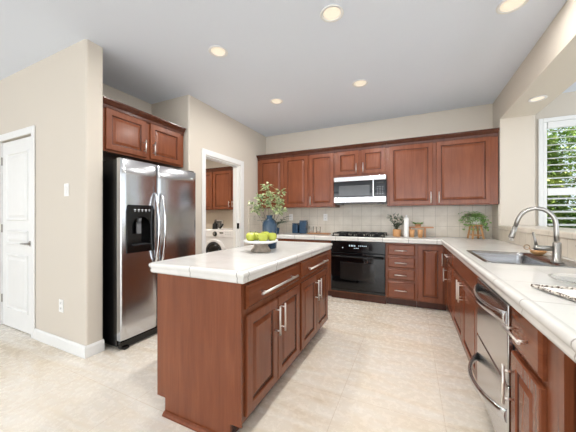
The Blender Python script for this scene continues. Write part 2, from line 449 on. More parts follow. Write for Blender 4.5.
shrub(3.35, 6.2, .72, .66, 2.75, 9000, 'broad leafy green shrub filling the middle of the nook window', 11)
shrub(2.75, 8.1, 1.3, .7, 3.3, 9000, 'taller green shrub growing behind the two by the window', 17)

# ------------------------------------------------------------------ cabinet builder (local: x along the front, front faces -y, z up)
FT = .02   # door thickness
def door(parent, x0, x1, z0, z1, fr=.058):
    f = min(fr, (x1 - x0) * .26)
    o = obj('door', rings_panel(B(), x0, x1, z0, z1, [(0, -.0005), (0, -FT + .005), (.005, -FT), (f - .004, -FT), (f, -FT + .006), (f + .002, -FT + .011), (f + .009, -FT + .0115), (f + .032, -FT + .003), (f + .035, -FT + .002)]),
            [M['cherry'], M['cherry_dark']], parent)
    for k, p in enumerate(o.data.polygons):   # dark wood on the groove faces paints in the shadow round the raised panel
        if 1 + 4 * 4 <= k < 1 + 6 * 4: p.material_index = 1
    return o
def drawer_bm(x0, x1, z0, z1):
    return rings_panel(B(), x0, x1, z0, z1, [(0, -.0005), (0, -FT + .009), (.006, -FT + .006), (.014, -FT), (.016, -FT)])
def bar_pull(p, ln, axis, parent, r=.006, inset=.025, out=.034):
    x, z = p; b = B(); h = ln / 2; y0 = -FT; y1 = -FT - out
    if axis == 'z':
        tube(b, [(x, y1, z - h), (x, y1, z + h)], r, 10)
        for s in (-1, 1): tube(b, [(x, y0, z + s * (h - inset)), (x, y1, z + s * (h - inset))], r * .8, 8)
    else:
        tube(b, [(x - h, y1, z), (x + h, y1, z)], r, 10)
        for s in (-1, 1): tube(b, [(x + s * (h - inset), y0, z), (x + s * (h - inset), y1, z)], r * .8, 8)
    return obj('handle', b, M['pull'], parent)
def carcass(w, d, z0, z1, top=False, t=.018):
    b = B()
    box(b, 0, w, 0, t, z0, z1); box(b, 0, t, t, d, z0, z1); box(b, w - t, w, t, d, z0, z1)
    box(b, t, w - t, d - .008, d, z0, z1); box(b, t, w - t, t, d - .008, z0, z0 + t)
    if top: box(b, t, w - t, t, d - .008, z1 - t, z1)
    return b
def cabinet(label, loc, rz, w, d, z0, z1, fronts, group, kick=False, crown=False, crown_ext=(0, 0), cat='cabinet', name='base_cabinet', top=False):
    t = thing(name, label, cat, (loc[0], loc[1], 0), rz, group)
    obj('body', carcass(w, d, z0, z1, top), M['cherry'], t)
    if kick:
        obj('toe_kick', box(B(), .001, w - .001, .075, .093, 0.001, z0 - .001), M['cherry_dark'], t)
    for f in fronts:
        kind, x0, x1, a, c = f[:5]; pull = f[5] if len(f) > 5 else None
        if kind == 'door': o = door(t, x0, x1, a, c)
        elif kind == 'false': o = obj('false_front', drawer_bm(x0, x1, a, c), M['cherry_h'], t)
        else: o = obj('drawer', drawer_bm(x0, x1, a, c), M['cherry_h'], t)
        if pull:
            (px, pz), ln, ax = pull; bar_pull((px, pz), ln, ax, o)
    if crown:
        b = B(); e0, e1 = crown_ext; ck = [(-.01, z1 - .045), (.006, z1 - .045), (.01, z1 - .03), (.012, z1 - .005), (.03, z1 + .012), (.045, z1 + .03), (.05, z1 + .035), (.05, z1 + .048), (-.01, z1 + .048)]
        path = []
        if e0: path.append((0, d))
        path += [(0, 0), (w, 0)]
        if e1: path.append((w, d))
        sweep(b, path, ck)
        obj('crown_molding', b, M['cherry_dark'], t)
    return t

# upper cabinets on the back wall (front plane y = 4.09, doors proud of it)
UY = 4.09; UD = .309; UZ0, UZ1 = 1.367, 2.262; DZ0, DZ1 = 1.378, 2.222
G = 'upper cabinets along the back wall'
cabinet('double-door cherry wall cabinet in the back left corner, behind the leafy branches', (-2.509, UY), 0, .977, UD, UZ0, UZ1,
        [('door', .045, .515, DZ0, DZ1), ('door', .54, .962, DZ0, DZ1)], G, crown=True, name='wall_cabinet')
cabinet('narrow single-door cherry wall cabinet just left of the microwave', (-1.530, UY), 0, .442, UD, UZ0, UZ1,
        [('door', .02, .425, DZ0, DZ1, ((.045, 1.475), .14, 'z'))], G, crown=True, name='wall_cabinet')
cabinet('short two-door cherry wall cabinet directly above the microwave', (-1.086, UY), 0, .767, UD, 1.822, UZ1,
        [('door', .03, .365, 1.858, DZ1, ((.335, 1.95), .14, 'z')), ('door', .405, .745, 1.858, DZ1, ((.435, 1.95), .14, 'z'))], G, crown=True, name='wall_cabinet')
cabinet('wide double-door cherry wall cabinet at the right end of the back wall', (-.317, UY), 0, 1.300, UD, UZ0, UZ1,
        [('door', .03, .585, DZ0, DZ1, ((.56, 1.475), .15, 'z')), ('door', .625, 1.225, DZ0, DZ1, ((.655, 1.475), .15, 'z'))], G, crown=True, name='wall_cabinet')
# cabinet over the refrigerator, facing +x
cabinet('two-door cherry cabinet mounted above the stainless refrigerator', (-2.59, 1.470), 90, .975, .6, 1.828, 2.268,
        [('door', .04, .455, 1.845, 2.232, ((.425, 1.955), .14, 'z')), ('door', .505, .925, 1.845, 2.232, ((.535, 1.955), .14, 'z'))], None, crown=True, name='wall_cabinet')
# laundry wall cabinet
cabinet('cherry wall cabinet above the washer, seen through the laundry doorway', (-4.62, 4.53), 0, 1.75, .318, 1.366, 2.22,
        [('door', .02, .21, 1.38, 2.19), ('door', .225, .692, 1.38, 2.19), ('door', .722, 1.20, 1.38, 2.19, ((1.16, 1.48), .13, 'z')), ('door', 1.215, 1.72, 1.38, 2.19, ((1.25, 1.48), .13, 'z'))], None, crown=True, name='wall_cabinet')

# base cabinets on the back wall (face plane y = 3.87)
BY = 3.87; BD = .52; CT = .860
GB = 'base cabinets under the L-shaped counter'
cabinet('cherry base cabinet in the back left corner, behind the island', (-2.505, BY), 0, 1.410, BD, .1, CT,
        [('drawer', .02, .70, .69, .835, ((.36, .76), .3, 'x')), ('drawer', .71, 1.39, .69, .835, ((1.05, .76), .3, 'x')),
         ('door', .02, .355, .115, .66), ('door', .36, .70, .115, .66), ('door', .71, 1.05, .115, .66), ('door', 1.055, 1.39, .115, .66)], GB, kick=True)
# oven housing
t = thing('oven_cabinet', 'cherry cabinet frame around the black wall oven', 'cabinet', (-1.093, BY, 0), 0, GB)
b = B(); box(b, 0, .008, 0, BD, .1, CT); box(b, .772, .78, 0, BD, .1, CT); box(b, .008, .772, 0, BD, .1, .118)
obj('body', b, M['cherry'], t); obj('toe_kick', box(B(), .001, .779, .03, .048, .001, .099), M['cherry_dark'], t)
fr = [('drawer', .02, .358, a, c, ((.185, p), .15, 'x')) for a, c, p in ((.692, .838, .76), (.525, .664, .595), (.362, .503, .432), (.115, .335, .225))]
cabinet('cherry drawer stack with four bar pulls, right of the oven', (-.311, BY), 0, .378, BD, .1, CT, fr, GB, kick=True, name='drawer_cabinet')
cabinet('single-door cherry base cabinet in the inside corner, right of the drawer stack', (.069, BY), 0, .343, BD, .1, CT,
        [('door', .012, .30, .115, .838, ((.285, .675), .15, 'z'))], GB, kick=True)
# base cabinets on the sink wall, facing -x: local x runs toward the camera (world -y)
RX = .415; RD = .575
cabinet('cherry cabinet with one drawer over a door, at the corner end of the sink run', (RX, 3.845), -90, .607, RD, .1, CT,
        [('drawer', .06, .595, .69, .838, ((.30, .762), .2, 'x')), ('door', .06, .595, .115, .66, ((.09, .50), .16, 'z'))], GB, kick=True)
cabinet('wide cherry sink base with two doors under the sink', (RX, 3.236), -90, 1.136, RD, .1, CT,
        [('false', .012, 1.124, .69, .838), ('door', .012, .563, .115, .66, ((.52, .575), .17, 'z')), ('door', .573, 1.124, .115, .66, ((.612, .575), .17, 'z'))], GB, kick=True)
cabinet('narrow cherry base cabinet with a drawer and door, right of the dishwasher', (RX, 1.472), -90, .312, RD, .1, CT,
        [('drawer', .012, .298, .655, .838, ((.128, .74), .185, 'x')), ('door', .012, .298, .115, .628, ((.04, .487), .17, 'z'))], GB, kick=True)
# open desk end beyond the last cabinet
t = thing('desk_cabinet', 'cherry end panel and dark open knee space at the near end of the counter', 'cabinet', (0, 0, 0), 0, GB)
b = B(); box(b, RX - .002, RX + .02, 1.060, 1.158, .001, CT); box(b, RX + .02, .99, 1.135, 1.158, .001, CT)
obj('end_panel', b, M['cherry'], t)
b = B(); box(b, .95, .97, .34, 1.134, .001, CT); box(b, .43, .97, .315, .338, .001, CT)  # side panel at the near end added out of view to shade the knee space
obj('back_and_light_block_panel', b, M['cherry_dark'], t)

# ------------------------------------------------------------------ countertops
NOSE = [(-.03, .863), (-.012, .863), (-.006, .866), (-.002, .872), (0, .882), (-.003, .892), (.002, .900), (.006, .909), (.005, .918), (0, .925), (-.008, .9285), (-.018, .928), (-.03, .9252)]
ct = thing('countertop', 'white tiled L-shaped countertop along the back wall and sink wall', 'countertop', (0, 0, 0))
b = B()
Z0, Z1 = .8615, .925; SX0, SX1, SY0, SY1 = .440, .915, 2.035, 2.675
box(b, -2.51, .989, 3.83, 4.389, Z0, Z1)
box(b, .375, SX0, .30, 3.83, Z0, Z1); box(b, SX1, .989, .30, 3.83, Z0, Z1); box(b, SX0, SX1, .30, SY0, Z0, Z1); box(b, SX0, SX1, SY1, 3.83, Z0, Z1)
obj('tile_top', b, M['tile_counter'], ct)
obj('edge_trim', sweep(B(), [(-2.51, 3.80), (.345, 3.80), (.345, .30)], NOSE), M['tile_counter'], ct, autosmooth=50)
ci = thing('island_countertop', 'white tiled countertop on the kitchen island', 'countertop', (0, 0, 0))
IX0, IX1, IY0, IY1 = -1.470, -.776, 1.125, 2.785
b = B(); box(b, IX0 + .029, IX1 - .029, IY0 + .029, IY1 - .029, Z0, Z1); obj('tile_top', b, M['tile_island'], ci)
obj('edge_trim', sweep(B(), [(IX0, IY0), (IX1, IY0), (IX1, IY1), (IX0, IY1)], NOSE, True), M['tile_island'], ci, autosmooth=50)

# ------------------------------------------------------------------ island
isl = thing('kitchen_island', 'cherry kitchen island with drawers and doors under the white tile top', 'island', (-.82, 1.165, 0), 90)
# local x -> +y world, local -y -> +x world
LW = 1.610
b = carcass(LW, .610, .1, CT - .001); obj('body', b, M['cherry'], isl)
b = B()   # near end panel down to the floor with notches at both toe kicks
pts = [(-.012, .1), (.06, .1), (.06, .004), (.55, .004), (.55, .1), (.618, .1), (.618, CT - .001), (-.012, CT - .001)]
va = [b.verts.new((-.014, y, z)) for y, z in pts]; vb = [b.verts.new((-.001, y, z)) for y, z in pts]
b.faces.new(va); b.faces.new(vb[::-1])
for i in range(len(pts)): b.faces.new((va[i], va[(i + 1) % 8], vb[(i + 1) % 8], vb[i]))
obj('end_panel', b, M['cherry'], isl)
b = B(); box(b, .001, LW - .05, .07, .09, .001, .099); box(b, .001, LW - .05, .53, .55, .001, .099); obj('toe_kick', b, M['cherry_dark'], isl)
b = B(); sweep(b, [(-.0145, .55), (-.0145, .06)], [(0, .001), (.022, .001), (.021, .010), (.014, .019), (.003, .024), (0, .024)]); obj('base_molding', b, M['cherry'], isl)
for x0 in (.035, .820):
    o = obj('drawer', drawer_bm(x0, x0 + .735, .708, .838), M['cherry_h'], isl); bar_pull((x0 + .36, .772), .52, 'x', o, r=.0075, inset=.05)
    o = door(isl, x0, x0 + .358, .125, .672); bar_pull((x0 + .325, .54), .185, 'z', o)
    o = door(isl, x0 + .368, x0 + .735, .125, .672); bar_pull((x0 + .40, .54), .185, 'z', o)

# ------------------------------------------------------------------ refrigerator (local x -> +y, front -> +x)
fg = thing('refrigerator', 'stainless side-by-side refrigerator with black ice and water dispenser', 'refrigerator', (-2.420, 1.512, 0), 90)
FW = .912
b = B(); box(b, 0, FW, 0, .70, .03, 1.735, .004); obj('cabinet_body', b, M['black'], fg)
b = B(); box(b, .01, FW - .01, -.045, -.001, .012, .078, .006)
for x in (.03, FW - .06): box(b, x, x + .05, -.065, .0, .001, .03, .006)
obj('base_grille', b, M['black'], fg)
for x in (.02, FW - .10): obj('hinge_cover', box(B(), x, x + .08, -.05, .05, 1.737, 1.757, .004), M['black'], fg)
def fdoor(x0, x1, z0, z1, hole=None):
    b = B(); y0 = -.004; yf = -.062; w = x1 - x0
    xs = [x0, x0 + .004, x0 + .012] + [x0 + .012 + (w - .024) * i / 14 for i in range(1, 14)] + [x1 - .012, x1 - .004, x1]
    zs = [z0, z0 + .006] + [z0 + .006 + (z1 - z0 - .012) * i / 12 for i in range(1, 12)] + [z1 - .006, z1]
    if hole:
        xs = sorted([x for x in xs if not hole[0] - .008 < x < hole[1] + .008] + [hole[0], hole[1]]); zs = sorted([z for z in zs if not hole[2] - .02 < z < hole[3] + .02] + [hole[2], hole[3]])
    def y(x, z):
        a = (x - x0) / w * 2 - 1; e = min(x - x0, x1 - x, z - z0, z1 - z)
        return yf - .016 * (1 - a * a) + (.010 if e < .001 else .003 if e < .0045 else 0)
    V = [[b.verts.new((x, y(x, z), z)) for z in zs] for x in xs]
    for i in range(len(xs) - 1):
        for j in range(len(zs) - 1):
            if hole and xs[i] >= hole[0] - 1e-6 and xs[i + 1] <= hole[1] + 1e-6 and zs[j] >= hole[2] - 1e-6 and zs[j + 1] <= hole[3] + 1e-6: continue
            b.faces.new((V[i][j], V[i + 1][j], V[i + 1][j + 1], V[i][j + 1])).smooth = True
    # back plate and edges
    ring = [V[i][0] for i in range(len(xs))] + [V[-1][j] for j in range(1, len(zs))] + [V[i][-1] for i in range(len(xs) - 2, -1, -1)] + [V[0][j] for j in range(len(zs) - 2, 0, -1)]
    back = [b.verts.new((v.co.x, y0, v.co.z)) for v in ring]
    for i in range(len(ring)): b.faces.new((ring[i], ring[(i + 1) % len(ring)], back[(i + 1) % len(ring)], back[i]))
    if not hole: b.faces.new(back)
    return b
hx0, hx1, hz0, hz1 = .052, .318, .885, 1.315
d1 = obj('door', fdoor(0, .372, .09, 1.745, (hx0, hx1, hz0, hz1)), M['steel_v'], fg)
d2 = obj('door', fdoor(.381, FW, .09, 1.745), M['steel_v'], fg)
# dispenser set in the freezer door
b = B()
def ringpts(y, ins): return [(hx0 - .008 + ins, y, hz0 - .008 + ins), (hx1 + .008 - ins, y, hz0 - .008 + ins), (hx1 + .008 - ins, y, hz1 + .008 - ins), (hx0 - .008 + ins, y, hz1 + .008 - ins)]
# fascia with an arched opening
ay = -.082; N = 16
cx = (hx0 + hx1) / 2; rw = .098; zb = .945; zs_ = 1.10
arch = [(cx + rw, zb)] + [(cx + rw * math.cos(math.pi * k / N), zs_ + .115 * math.sin(math.pi * k / N)) for k in range(N + 1)] + [(cx - rw, zb)]
outer = []
for (x, z) in arch:
    dx, dz = x - cx, z - (hz0 + hz1) / 2
    s = min((.141 / abs(dx)) if abs(dx) > 1e-6 else 9, (.223 / abs(dz)) if abs(dz) > 1e-6 else 9)
    outer.append((cx + dx * s, (hz0 + hz1) / 2 + dz * s))
outer[0] = (hx1 + .008, hz0 - .008); outer[-1] = (hx0 - .008, hz0 - .008)
ia = [b.verts.new((x, ay, z)) for x, z in arch]; oa = [b.verts.new((x, ay, z)) for x, z in outer]
ib = [b.verts.new((x, -.012, z)) for x, z in arch]; ob = [b.verts.new((x, ay + .02, z)) for x, z in outer]
n = len(arch)
for i in range(n):
    j = (i + 1) % n
    b.faces.new((ia[i], ia[j], oa[j], oa[i])); b.faces.new((ia[i], ib[i], ib[j], ia[j])); b.faces.new((oa[i], oa[j], ob[j], ob[i]))
b.faces.new(ib)
# corner fills of the fascia
for sx, xx in ((1, hx1 + .008), (-1, hx0 - .008)):
    pass
dp = obj('dispenser', b, M['black'], d1)
b = B(); box(b, cx - .10, cx + .10, -.083, -.0825, 1.255, 1.30); obj('control_panel', b, M['blackgloss'], d1)
b = B()
for k in range(5):
    x = cx - .075 + k * .037; box(b, x, x + .018, -.0845, -.083, 1.274, 1.283)
    tube(b, [(x + .009, -.0845, 1.264), (x + .009, -.083, 1.264)], .004, 8)
obj('button_marks', b, M['mark'], d1)
b = B(); box(b, cx - .022, cx + .022, -.05, -.03, 1.05, 1.16, .004); tube(b, [(cx, -.05, 1.20), (cx, -.05, 1.15)], [.02, .014], 12); obj('paddle', b, M['greyplastic'], d1)
b = B(); box(b, cx - .094, cx + .094, -.10, -.014, .945, .953, .002); obj('drip_tray', b, M['gasket'], d1)
for d, x, s in ((d1, .338, -1), (d2, .412, 1)):
    b = B(); P = []; rr = []
    for k in range(17):
        u = k / 16; P.append((x, -.076 - .058 * math.sin(math.pi * u) ** .6, .75 + .70 * u)); rr.append(.0125)
    tube(b, P, rr, 12); obj('handle', b, M['chrome'], d)
b = B(); box(b, .80, .85, -.0715, -.069, 1.655, 1.668, .001); obj('badge', b, M['mark'], d2)

# ------------------------------------------------------------------ wall oven
ov = thing('wall_oven', 'black built-in oven with digital controls under the cooktop', 'oven', (-1.083, BY, 0))
OW = .760
obj('oven_body', box(B(), .0, OW, .0, .50, .122, .857), M['black'], ov)
cpn = obj('control_panel', box(B(), 0, OW, -.034, -.001, .700, .855, .004), M['black'], ov)
obj('display_glass', box(B(), .14, .60, -.036, -.0345, .735, .825), M['blackgloss'], cpn)
b = B()
for i, x in enumerate((.27, .297, .318, .345)):
    box(b, x, x + .012, -.0372, -.0361, .785, .807)
for x in (.40, .425, .45, .475, .50): box(b, x, x + .014, -.0372, -.0361, .792, .802)
for x in (.34, .365, .39): box(b, x, x + .014, -.0372, -.0361, .757, .766)
box(b, .17, .182, -.0372, -.0361, .757, .77)
obj('control_marks', b, M['display'], cpn)
od = obj('oven_door', box(B(), 0, OW, -.034, -.001, .165, .690, .006), M['blackgloss'], ov)
obj('door_window', box(B(), .14, .62, -.0365, -.0345, .30, .555, .001), M['oven_glass'], od)
b = B(); tube(b, [(.03, -.034, .64), (.045, -.075, .642)], .010, 8); tube(b, [(OW - .03, -.034, .64), (OW - .045, -.075, .642)], .010, 8)
tube(b, [(.02, -.075, .642), (.25, -.082, .642), (.5, -.082, .642), (OW - .02, -.075, .642)], .013, 12); obj('handle', b, M['black'], od)
obj('vent_trim', box(B(), 0, OW, -.030, -.001, .124, .160, .003), M['black'], ov)

# cooktop on the counter
ck = thing('gas_cooktop', 'black gas cooktop with cast iron grates on the back counter', 'cooktop', (-.70, 4.085, .9255))
obj('glass_top', box(B(), -.375, .375, -.24, .24, 0, .012, .004), M['blackgloss'], ck)
for x in (-.25, 0, .25):
    b = B()
    for y in (-.20, .20, 0): box(b, x - .115, x + .115, y - .006, y + .006, .036, .05)
    for xx in (-.11, 0, .11): box(b, x + xx - .006, x + xx + .006, -.206, .206, .036, .05)
    for xx in (-.11, .11):
        for y in (-.20, .20): box(b, x + xx - .007, x + xx + .007, y - .007, y + .007, .0125, .04)
    gr = obj('grate', b, M['iron'], ck)
for x, y in ((-.25, -.10), (-.25, .10), (0, 0), (.25, -.10), (.25, .10)):
    obj('burner', lathe(B(), [(0, .0125), (.05, .0125), (.048, .022), (.032, .024), (.03, .031), (0, .033)], 20, (x, y, 0)), M['iron'], ck)
for k in range(5): obj('knob', lathe(B(), [(0, .0125), (.018, .0125), (.016, .034), (0, .036)], 16, (-.14 + k * .07, -.222, 0)), M['black'], ck)

# ------------------------------------------------------------------ microwave
mw = thing('microwave', 'stainless over-the-range microwave with dark window and keypad', 'microwave', (-1.083, 4.39, 1.412))
MW_, MH = .762, .405
obj('oven_body', box(B(), 0, MW_, -.36, -.002, .0, MH, .003), M['black'], mw)
obj('top_band', box(B(), 0, MW_, -.398, -.361, .332, MH, .008), M['steel'], mw)
obj('bottom_band', box(B(), 0, MW_, -.398, -.361, .012, .098, .008), M['steel'], mw)
md = obj('door', box(B(), 0, .575, -.394, -.361, .10, .33, .003), M['blackgloss'], mw)
obj('window', box(B(), .08, .535, -.397, -.3945, .118, .27, .001), M['mw_glass'], md)
b = B(); box(b, .575, .60, -.425, -.405, .095, .335, .008); box(b, .578, .597, -.407, -.395, .11, .135); box(b, .578, .597, -.407, -.395, .295, .32); obj('handle', b, M['steel'], md)
mk = obj('keypad', box(B(), .603, MW_ - .012, -.394, -.361, .10, .33, .003), M['blackgloss'], mw)
obj('display', box(B(), .635, .73, -.396, -.3945, .275, .305), M['oven_glass'], mk)
b = B()
for i in range(5):
    for j in range(3): box(b, .635 + j * .034, .655 + j * .034, -.3955, -.3945, .13 + i * .026, .138 + i * .026)
obj('button_marks', b, M['greyplastic'], mk)
b = B(); box(b, .03, .12, -.33, -.22, -.012, -.001); box(b, .63, .72, -.33, -.22, -.012, -.001); obj('vent_lamp', b, M['black'], mw)

# ------------------------------------------------------------------ dishwasher (two drawers), facing -x
dw = thing('dishwasher', 'stainless two-drawer dishwasher with bowed handles in the sink run', 'dishwasher', (RX, 2.094, 0), -90)
DWW = .612
obj('tub', box(B(), .002, DWW - .002, 0, .55, .105, .72), M['gasket'], dw)
obj('toe_kick', box(B(), .004, DWW - .004, .06, .08, .001, .10), M['black'], dw)
obj('control_rail', box(B(), .004, DWW - .004, -.010, -.001, .822, .853, .002), M['greyplastic'], dw)
for z0, z1, hz, bow in ((.455, .815, .752, .055), (.112, .447, .305, .085)):
    o = obj('drawer_front', box(B(), .004, DWW - .004, -.024, -.001, z0, z1, .005), M['steel'], dw)
    b = B(); P = []
    for k in range(21):
        u = k / 20; P.append((.02 + (DWW - .04) * u, -.022 - bow * math.sin(math.pi * u) ** .75, hz))
    # flattened bar: wide in z
    Pn = len(P); rings = []
    for i, p in enumerate(P):
        u = i / 20; hw = .020 + .010 * abs(2 * u - 1) ** 3; th = .011
        rings.append([b.verts.new((p[0], p[1] + th * math.cos(a), p[2] + hw * math.sin(a))) for a in [2 * math.pi * k / 12 for k in range(12)]])
    for a, c in zip(rings, rings[1:]):
        for k in range(12): b.faces.new((a[k], a[(k + 1) % 12], c[(k + 1) % 12], c[k])).smooth = True
    b.faces.new(rings[0]); b.faces.new(rings[-1])
    obj('handle', b, M['steel'], o)

# ------------------------------------------------------------------ sink and faucet
sk = thing('kitchen_sink', 'stainless single-bowl sink set into the white tile counter', 'sink', (0, 0, 0))
def rrect(x0, x1, y0, y1, r, n=5):
    out = []
    for cx_, cy_, a0 in ((x1 - r, y1 - r, 0), (x0 + r, y1 - r, 90), (x0 + r, y0 + r, 180), (x1 - r, y0 + r, 270)):
        for k in range(n + 1):
            a = R(a0 + 90 * k / n); out.append((cx_ + r * math.cos(a), cy_ + r * math.sin(a)))
    return out
b = B(); rs = []
for ins, z, bx in ((-.020, .9262, 0), (-.019, .9285, 0), (.002, .9285, 0), (.012, .927, 1), (.014, .90, 1), (.02, .76, 1), (.05, .735, 1)):
    x1 = SX1 - (.108 if bx else 0)
    rs.append([b.verts.new((x, y, z)) for x, y in rrect(SX0 + ins, x1 - ins, SY0 + ins, SY1 - ins, .04 if ins > 0 else .05)])
for a, c in zip(rs, rs[1:]):
    for k in range(len(a)): b.faces.new((a[k], a[(k + 1) % len(a)], c[(k + 1) % len(a)], c[k])).smooth = True
b.faces.new(rs[-1])
obj('basin', b, M['sinksteel'], sk)
obj('drain', lathe(B(), [(0, .7365), (.04, .7365), (.045, .739), (.04, .7405), (0, .738)], 20, (.61, 2.36, 0)), M['gasket'], sk)

fc = thing('kitchen_faucet', 'brushed nickel gooseneck faucet with side lever behind the sink', 'faucet', (.818, 2.185, .9286))
obj('base', lathe(B(), [(0, 0), (.030, 0), (.030, .006), (.021, .012), (.021, .118), (.018, .124), (0, .124)], 24), M['nickel'], fc)
P = [(0, 0, .13), (-.003, 0, .17)]
for k in range(0, 13):
    a = math.pi * (k / 12) * .92
    P.append((-.092 + .088 * math.cos(a), .0 + .05 * (1 - math.cos(a)) * .5, .232 + .105 * math.sin(a)))
P.append((P[-1][0] - .012, P[-1][1] + .004, P[-1][2] - .045))
dirv = Vector(P[-1]) - Vector(P[-2]); e = Vector(P[-1])
obj('spout', tube(B(), P, .0125, 14), M['nickel'], fc)
b = B(); dn = dirv.normalized(); tube(b, [e - dn * .005, e + dn * .035, e + dn * .066, e + dn * .074], [.0135, .015, .018, .016], 16); obj('spray_head', b, M['nickel'], fc)
b = B(); tube(b, [(-.02, .0, .085), (-.105, .02, .085)], [.015, .017], 16); obj('valve_body', b, M['nickel'], fc)
b = B(); tube(b, [(-.092, .018, .10), (-.098, .018, .135), (-.108, .02, .185)], [.010, .007, .006], 10); obj('lever', b, M['nickel'], fc)
sd = thing('soap_dispenser', 'clear glass soap bottle with a slim metal pump right of the faucet', 'soap dispenser', (.905, 2.02, .9288))
obj('bottle', lathe(B(), [(0, 0), (.026, 0), (.028, .004), (.028, .06), (.014, .078), (.013, .085), (0, .085)], 18), M['glass'], sd)
b = B(); tube(b, [(0, 0, .086), (0, 0, .112), (-.01, .012, .12), (-.05, .05, .115)], [.006, .005, .004, .003], 8); obj('pump', b, M['nickel'], sd)
dd = thing('soap_dish', 'small tan dish with a brass loop handle beside the sink', 'dish', (.858, 2.57, .929)); dd.scale = (.8, .8, .8)
obj('bowl', lathe(B(), [(0, 0), (.03, 0), (.055, .022), (.06, .038), (.055, .036), (.03, .012), (0, .01)], 24), M['amber'], dd)
b = B(); ang = [2 * math.pi * k / 20 for k in range(20)]
tube(b, [(-.075 + .022 * math.cos(a), .02, .065 + .022 * math.sin(a)) for a in ang], .003, 6, closed=True); tube(b, [(-.058, .018, .05), (-.035, .008, .032)], .003, 6); obj('loop_handle', b, M['brass'], dd)

# corner of a folded cloth with a braided hem, and a glass plate behind it
tw = thing('dish_towel', 'white cloth with dark braided edges at the right edge of the counter', 'towel', (.438, 1.372, .9295))
ea = Vector((1, .03, 0)); eb = Vector((.30, -.93, 0))
b = B(); nx, ny = 16, 16
T = [[b.verts.new(ea * (.36 * i / nx) + eb * (.30 * j / ny) + Vector((0, 0, .0045 + .0015 * math.sin(i * 1.1 + j * .7)))) for j in range(ny + 1)] for i in range(nx + 1)]
Bm = [[b.verts.new(ea * (.36 * i / nx) + eb * (.30 * j / ny) + Vector((0, 0, .0004))) for j in range(ny + 1)] for i in range(nx + 1)]
for i in range(nx):
    for j in range(ny):
        b.faces.new((T[i][j], T[i + 1][j], T[i + 1][j + 1], T[i][j + 1])); b.faces.new((Bm[i][j], Bm[i][j + 1], Bm[i + 1][j + 1], Bm[i + 1][j]))
    b.faces.new((T[i][0], Bm[i][0], Bm[i + 1][0], T[i + 1][0])); b.faces.new((T[i][ny], T[i + 1][ny], Bm[i + 1][ny], Bm[i][ny]))
for j in range(ny):
    b.faces.new((T[0][j], T[0][j + 1], Bm[0][j + 1], Bm[0][j])); b.faces.new((T[nx][j], Bm[nx][j], Bm[nx][j + 1], T[nx][j + 1]))
obj('cloth', b, M['cotton'], tw)
for e_, ln in ((ea, .36), (eb, .30)):
    b = B(); sd_ = Vector((-e_.y, e_.x, 0)).normalized()
    for s_ in (0, 1):
        tube(b, [e_ * (ln * k / 90) + sd_ * (.0028 * math.sin(k * 1.5 + s_ * math.pi)) + Vector((0, 0, .0068 + .0026 * math.cos(k * 1.5 + s_ * math.pi))) for k in range(91)], .0036, 6)
    obj('braided_hem', b, M['braid'], tw)
gp_ = thing('glass_plate', 'clear shallow glass plate on the counter behind the braided cloth', 'plate', (.66, 1.52, .9287))
obj('dish', lathe(B(), [(0, 0), (.06, 0), (.10, .012), (.115, .022), (.112, .0235), (.095, .015), (.058, .004), (0, .004)], 36), M['glass'], gp_)

# ------------------------------------------------------------------ recessed lights
def downlight(x, y, z, r, label, watt=11):
    t = thing('recessed_light', label, 'ceiling light', (x, y, z), 0, 'recessed ceiling lights')
    obj('trim_ring', lathe(B(), [(r, 0), (r + .018, 0), (r + .02, -.004), (r + .014, -.008), (r, -.006), (r - .004, -.002), (r, 0)], 32), M['white'], t)
    light('downlight_lamp', 'AREA', (x, y, z - .012), (0, 0, 0), watt, (1, .97, .93), r * 1.7)
    obj('lamp', lathe(B(), [(0, -.0015), (r * .6, -.002), (r, -.0015), (r, -.0005), (0, -.0005)], 32), M['lamp'], t)
L = H - .0005
downlight(-.54, 1.94, L, .068, 'recessed light at top centre of the ceiling, above the island')
downlight(-1.616, 1.94, L, .068, 'recessed light on the ceiling nearest the refrigerator')
downlight(-.53, 3.09, L, .068, 'recessed light on the ceiling in front of the microwave', 11)
downlight(-1.612, 3.10, L, .068, 'recessed light on the ceiling nearest the laundry doorway', 9)
downlight(.66, 2.40, L, .075, 'recessed light at the top right beside the sink header', 5)
downlight(-.54, .79, L, .068, 'added unseen fill light on the ceiling before the near end of the island', 14)  # unseen ceiling light added to brighten the near floor and island end
downlight(.66, .60, L, .068, 'added unseen fill light on the ceiling above the near end of the sink counter', 7)  # added out of view to light the near counter
downlight(-1.9, -.4, L, .068, 'added unseen fill light over the open floor in front of the beige pantry wall', 1.5)  # out-of-view light added as weak fill on the pantry side
downlight(-3.6, -.4, L, .068, 'added unseen fill light over the open floor in front of the white pantry door', 1.5)  # another unseen fill light added on the pantry side
downlight(1.18, 3.55, 2.4295, .055, 'recessed light under the header above the sink', .5)

# ------------------------------------------------------------------ switches and outlets
def plate(label, loc, rz, kind='outlet', w=.072, h=.116):
    t = thing('wall_outlet' if kind == 'outlet' else 'light_switch', label, 'outlet' if kind == 'outlet' else 'switch', loc, rz, 'wall plates')
    obj('cover_plate', box(B(), -w / 2, w / 2, -.006, -.0003, -h / 2, h / 2, .002), M['plate'], t)
    if kind == 'outlet':
        for s in (-1, 1):
            o = obj('socket', box(B(), -.017, .017, -.0085, -.0062, s * .024 - .015, s * .024 + .015, .001), M['ceramic'], t)
            b = B()
            for x in (-.008, .005): box(b, x, x + .003, -.0092, -.0086, s * .024 - .004, s * .024 + .007)
            obj('slots', b, M['slot'], o)
    else:
        obj('rocker', box(B(), -.016, .016, -.0095, -.0062, -.033, .033, .002), M['ceramic'], t)
plate('white outlet on the left of the back tile, above the blue canisters', (-1.985, 4.3905, 1.205), 0)
plate('white outlet on the back tile between the glasses and the cooktop', (-1.335, 4.3905, 1.205), 0)
